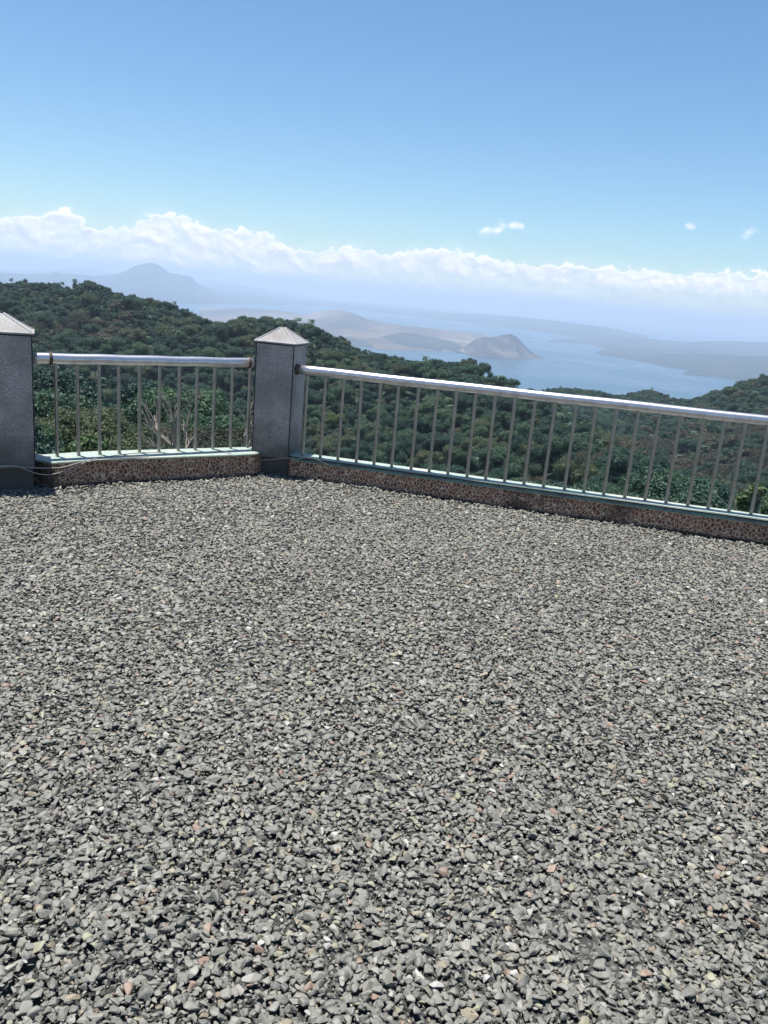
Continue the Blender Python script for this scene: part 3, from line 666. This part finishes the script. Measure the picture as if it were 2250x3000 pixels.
# ------------------------------------------------------------------ lake and far land
Lk = MB(); Lk.add([(-40000, 1500, LAKE), (40000, 1500, LAKE), (40000, 42000, LAKE), (-40000, 42000, LAKE)], [(0, 1, 2, 3)])
tag(Lk.build('lake', MAT['water']), kind='structure')
def land(name, shore, crest, depth, mt, step=.06, rough=.16, gully=.0, hmin=4, kind='structure', label=None, sm=.5, rows=26):
    sa, se = curve(shore); ca, ce = curve(crest)
    a0 = max(sa[0], ca[0]); a1 = min(sa[-1], ca[-1]); az = np.arange(a0, a1, R_(step))
    es = np.interp(az, sa, se); ec = np.interp(az, ca, ce); rs = (LAKE-H)/np.tan(np.minimum(es, -.003)); rs = np.abs(rs)
    taper = np.clip(np.minimum(az-a0, a1-az)/R_(.25), .12, 1)
    rc = rs+depth
    lim = np.where(ec < 0, (H-LAKE-hmin)/np.maximum(np.tan(-ec), 1e-6), 1e9); rc = np.minimum(rc, np.maximum(lim, rs*1.002+20))
    zc = np.maximum(H+rc*np.tan(ec), LAKE+hmin); V = []; nA_ = len(az)
    T = list(np.linspace(0, 1, rows))+[1.15, 1.35, 1.6, 2.0]
    span = rc-rs; hh = zc-LAKE
    for j, tt in enumerate(T):
        r = rs+span*tt; x = np.sin(az)*r; y = np.cos(az)*r
        pr = (tt**sm*(1-tt)+tt**1.25*tt) if tt <= 1 else max(0, 1-(tt-1))**1.3
        L = np.maximum(span, 300)
        nz = N2.fbm(x/1400+3, y/1400, 6, .55)*rough*4*pr*(1-tt if tt < 1 else 0)
        if gully: nz = nz-np.abs(N2.fbm(az*gully, az*0+tt*.7, 4))*1.1*pr*(1-tt if tt < 1 else 0)
        z = LAKE+hh*(pr*(1+nz)) if tt > 0 else LAKE-6+0*az
        if tt == 1: z = z+hh*rough*.10*N2.fbm(x/500, y/500, 4)
        if tt == 2.0: z = LAKE-6+0*az
        V.append(np.stack([x, y, z], 1))
    V = np.stack(V, 1).reshape(-1, 3); m2 = len(T)
    F = [((i+1)*m2+j, (i+1)*m2+j+1, i*m2+j+1, i*m2+j) for i in range(nA_-1) for j in range(m2-1)]
    c = V.mean(0); o = link_mesh(name, mesh(name, V-c, F, mt, True)); o.location = tuple(c); tag(o, label, kind=kind); return o
land('far_mountain_range', [(-300, 622), (0, 632), (400, 656), (516, 657), (694, 662), (818, 676), (978, 693), (1106, 709), (1230, 726), (1275, 733), (1400, 740)],
     [(-300, 575), (-100, 585), (0, 588), (60, 592), (105, 591), (120, 587), (135, 590), (200, 596), (250, 592), (272, 585), (295, 573), (325, 568), (340, 571), (368, 590), (415, 598), (425, 611), (450, 623), (470, 633), (550, 638), (650, 648), (750, 657), (830, 665), (965, 676), (1055, 679), (1130, 686), (1200, 693), (1280, 703), (1330, 711), (1380, 722), (1400, 728)], 3500, MAT['land_green'], .05, .12)
land('faint_far_mountains', [(-300, 600), (200, 620), (400, 640), (700, 655), (1000, 680)], [(-300, 570), (0, 583), (120, 583), (175, 578), (210, 581), (240, 590), (400, 615), (435, 607), (465, 606), (550, 620), (625, 635), (700, 650), (1000, 676)], 14000, MAT['land_green'], .08, .08)
land('volcano_island', [(430, 700), (540, 705), (680, 720), (830, 757), (950, 758), (1030, 768), (1075, 775), (1110, 777)],
     [(430, 672), (516, 666), (600, 670), (660, 680), (676, 675), (712, 669), (737, 670), (765, 676), (793, 690), (830, 697), (871, 703), (930, 709), (977, 716), (1010, 722), (1040, 733), (1075, 745), (1110, 764)], 3000, MAT['land_ash'], .03, .20)
land('crater_hill', [(700, 745), (830, 752), (900, 756), (960, 758), (1010, 766)], [(700, 728), (800, 730), (830, 726), (865, 718), (905, 722), (970, 736), (1000, 747), (1010, 756)], 700, MAT['land_green'], .03, .2)
land('volcano_cone', [(960, 752), (1003, 764), (1025, 771), (1060, 774), (1120, 777), (1160, 776), (1190, 777)],
     [(960, 748), (985, 752), (1003, 749), (1018, 739), (1032, 731), (1045, 728), (1058, 729), (1070, 727), (1088, 723), (1103, 721), (1115, 726), (1125, 736), (1135, 748), (1147, 758), (1160, 769), (1178, 775), (1190, 776)], 520, MAT['land_cone'], .02, .10, gully=150., sm=.9)
land('far_peninsula', [(1185, 739), (1220, 741), (1260, 743), (1300, 752), (1340, 758), (1500, 770), (1700, 780), (1900, 790)], [(1185, 737), (1220, 735), (1260, 733), (1320, 730), (1400, 732), (1440, 737), (1480, 738), (1580, 737), (1659, 739), (1900, 745)], 4200, MAT['land_green'], .04, .12)
land('near_peninsula', [(1285, 764), (1330, 773), (1395, 783), (1445, 794), (1490, 800), (1540, 812), (1590, 822), (1659, 832), (1900, 860)], [(1285, 762), (1300, 759), (1320, 757), (1380, 760), (1450, 763), (1520, 765), (1600, 768), (1659, 770), (1900, 775)], 1600, MAT['land_green'], .03, .2)
land('headland', [(1475, 809), (1500, 811), (1540, 814), (1560, 815)], [(1475, 807), (1490, 801), (1510, 799), (1535, 801), (1548, 805), (1560, 813)], 300, MAT['land_green'], .02, .2)

# ------------------------------------------------------------------ haze
Hz = MB(); Hz.box(-41000, 41000, -3000, 43000, LAKE-30, 240)
hz = Hz.build('haze', None) if False else link_mesh('haze', mesh('haze', Hz.V, Hz.F, []))
m = bpy.data.materials.new('air haze'); m.use_nodes = True; t = NT(m.node_tree); t.n.remove(t.n['Principled BSDF'])
pv = t.add('ShaderNodeVolumePrincipled'); pv.inputs['Color'].default_value = col(.65, .785, .97); pv.inputs['Density'].default_value = .80e-4; pv.inputs['Anisotropy'].default_value = .25
t.link(pv.outputs[0], [x for x in t.n if x.type == 'OUTPUT_MATERIAL'][0].inputs['Volume']); hz.data.materials.append(m)
try: m.volume_intersection_method = 'FAST'
except Exception: pass
tag(hz, kind='stuff')

# ------------------------------------------------------------------ sky, clouds, sun
SUN_AZ = R_(-58); SUN_EL = R_(80)
W = bpy.data.worlds.new('World'); S.world = W; W.use_nodes = True; t = NT(W.node_tree); bg = t.n['Background']; out = t.n['World Output']
sky = t.add('ShaderNodeTexSky', sky_type='NISHITA', sun_disc=False); sky.sun_elevation = SUN_EL; sky.sun_rotation = SUN_AZ; sky.air_density = 1.0; sky.dust_density = .6; sky.ozone_density = 1.6; sky.altitude = 600
hsv = t.add('ShaderNodeHueSaturation'); hsv.inputs['Saturation'].default_value = 1.12; t.link(t.mix(1.0, sky.outputs[0], col(.88, .985, 1.03), 'MULTIPLY'), hsv.inputs['Color'])
t.link(hsv.outputs[0], bg.inputs[0]); bg.inputs[1].default_value = .081
dirv = t.add('ShaderNodeTexCoord').outputs['Generated']; sx = t.add('ShaderNodeSeparateXYZ'); t.link(dirv, sx.inputs[0])
az = t.math('MULTIPLY', t.math('ARCTAN2', sx.outputs[0], sx.outputs[1]), 57.2958); el = t.math('MULTIPLY', t.math('ARCSINE', sx.outputs[2]), 57.2958)
def fcurve(x, pts):   # pts in disp px -> elevation curve over azimuth
    A = sorted([(math.degrees(azel(*p)[0]), math.degrees(azel(*p)[1])) for p in pts])
    f = t.add('ShaderNodeFloatCurve'); cm = f.mapping.curves[0]; f.mapping.use_clip = False
    P = [((a+40)/80, (e+2)/12) for a, e in A]; P = [(0, P[0][1])]+P+[(1, P[-1][1])]
    while len(cm.points) < len(P): cm.points.new(.5, .5)
    for q, (a, e) in zip(cm.points, P): q.location = (a, e)
    f.mapping.update(); xx = t.math('DIVIDE', t.math('ADD', x, 40), 80); t.link(xx, f.inputs['Value'])
    return t.math('SUBTRACT', t.math('MULTIPLY', f.outputs[0], 12), 2)
top = fcurve(az, [(-60, 480), (0, 474), (40, 458), (80, 462), (110, 450), (150, 454), (185, 480), (220, 490), (280, 486), (320, 462), (385, 460), (420, 478), (470, 490), (540, 492), (600, 513), (640, 536), (700, 535), (780, 533), (830, 547), (850, 545), (920, 536), (990, 534), (1040, 550), (1100, 561), (1150, 569), (1200, 571), (1280, 567), (1340, 578), (1400, 580), (1480, 589), (1540, 581), (1600, 587), (1659, 588), (1750, 590)])
bot = fcurve(az, [(-60, 560), (0, 560), (300, 570), (600, 590), (830, 585), (1000, 600), (1200, 615), (1400, 625), (1659, 634), (1750, 640)])
cv = t.add('ShaderNodeCombineXYZ'); t.link(az, cv.inputs[0]); t.link(t.math('MULTIPLY', el, 1.25), cv.inputs[1])
nz = t.noise(cv.outputs[0], .62, 8, .54, .3); nzb = t.noise(cv.outputs[0], .22, 4, .5)
cv2 = t.add('ShaderNodeCombineXYZ'); t.link(t.math('ADD', az, .10), cv2.inputs[0]); t.link(t.math('MULTIPLY', t.math('ADD', el, .22), 1.25), cv2.inputs[1])
nz2 = t.noise(cv2.outputs[0], .62, 8, .54, .3)
vo = t.add('ShaderNodeTexVoronoi', feature='SMOOTH_F1'); vo.inputs['Scale'].default_value = 1.5; vo.inputs['Smoothness'].default_value = .35
dv = t.add('ShaderNodeVectorMath', operation='MULTIPLY_ADD'); nn_ = t.add('ShaderNodeTexNoise'); nn_.inputs['Scale'].default_value = 2.2; nn_.inputs['Detail'].default_value = 5; t.link(cv.outputs[0], nn_.inputs['Vector'])
t.link(nn_.outputs['Color'], dv.inputs[0]); dv.inputs[1].default_value = (.7, .7, 0); t.link(cv.outputs[0], dv.inputs[2]); t.link(dv.outputs[0], vo.inputs['Vector'])
bil = t.math('SUBTRACT', .42, vo.outputs['Distance'])
edge = t.math('SUBTRACT', top, el)
edge = t.math('ADD', edge, t.math('MULTIPLY', t.math('SUBTRACT', nz, .5), 1.05)); edge = t.math('ADD', edge, t.math('MULTIPLY', bil, .62))
a_top = t.sstep(edge, 0, .11)
a_bot = t.sstep(t.math('ADD', t.math('SUBTRACT', el, bot), t.math('MULTIPLY', t.math('SUBTRACT', nz, .5), 1.2)), -.8, .6)
leftness = t.sstep(az, 2.0, -14.0)
a_bot = t.math('MAXIMUM', a_bot, t.math('MULTIPLY', leftness, .5))
alpha = t.math('MULTIPLY', a_top, a_bot)
alpha = t.math('MULTIPLY', alpha, t.math('MULTIPLY_ADD', t.sstep(nz, .36, .58), .35, .65))
# faint veil low over the horizon
veil = t.math('MULTIPLY', t.sstep(t.math('ADD', edge, t.math('MULTIPLY', nzb, 1.0)), -.15, 1.7), .48)
alpha = t.math('MAXIMUM', alpha, veil)
# small separate puffs
for (xx, yy, rx, ry) in [(1044, 500, .95, .48), (1074, 498, .75, .34), (1104, 490, .90, .44), (1490, 488, .36, .22), (1614, 504, .55, .35)]:
    a0, e0 = [math.degrees(v) for v in azel(xx, yy)]
    dx = t.math('DIVIDE', t.math('SUBTRACT', az, a0), rx); dy = t.math('DIVIDE', t.math('SUBTRACT', t.math('SUBTRACT', el, e0), t.math('MULTIPLY', t.math('SUBTRACT', az, a0), .05)), ry)
    dd = t.math('SQRT', t.math('ADD', t.math('MULTIPLY', dx, dx), t.math('MULTIPLY', dy, dy)))
    q = t.math('SUBTRACT', t.math('ADD', 1.0, t.math('ADD', t.math('MULTIPLY', t.math('SUBTRACT', nz, .5), 3.0), t.math('MULTIPLY', bil, 1.0))), dd)
    s_ = .85 if xx < 1200 else .45
    alpha = t.math('MAXIMUM', alpha, t.math('MULTIPLY', t.sstep(q, -.1, 1.0), s_))
shade = t.math('ADD', t.math('MULTIPLY', t.math('SUBTRACT', nz, nz2), 3.4), t.math('ADD', .45, t.math('MULTIPLY', bil, .5)), clamp=True)
shade = t.math('MAXIMUM', shade, t.sstep(edge, .5, .05))
ccol = t.mix(shade, col(.62, .66, .78), col(.98, .97, .98))
cb = t.add('ShaderNodeBackground'); t.link(ccol, cb.inputs[0]); cb.inputs[1].default_value = .72
mx = t.add('ShaderNodeMixShader'); t.link(alpha, mx.inputs[0]); t.link(bg.outputs[0], mx.inputs[1]); t.link(cb.outputs[0], mx.inputs[2]); t.link(mx.outputs[0], out.inputs[0])
try: W.cycles.sampling_method = 'MANUAL'; W.cycles.sample_map_resolution = 1024
except Exception: pass
sl = bpy.data.lights.new('sun', 'SUN'); sl.energy = 5.0; sl.angle = R_(.53); sl.color = (1, .965, .91); so = bpy.data.objects.new('sun', sl); C.objects.link(so)
sd = Vector((math.sin(SUN_AZ)*math.cos(SUN_EL), math.cos(SUN_AZ)*math.cos(SUN_EL), math.sin(SUN_EL))); so.rotation_euler = sd.to_track_quat('Z', 'Y').to_euler(); so.location = (0, 0, 20)

# ------------------------------------------------------------------ render settings
S.view_settings.view_transform = 'Standard'; S.view_settings.look = 'None'; S.view_settings.exposure = .8; S.view_settings.gamma = 1
S.render.engine = 'CYCLES'; S.cycles.max_bounces = 6; S.cycles.diffuse_bounces = 3; S.cycles.glossy_bounces = 3; S.cycles.transmission_bounces = 4; S.cycles.volume_bounces = 1
S.cycles.use_denoising = True
try: S.cycles.denoiser = 'OPENIMAGEDENOISE'; S.cycles.denoising_input_passes = 'RGB_ALBEDO_NORMAL'
except Exception: pass
S.cycles.use_adaptive_sampling = True; S.cycles.adaptive_threshold = .01
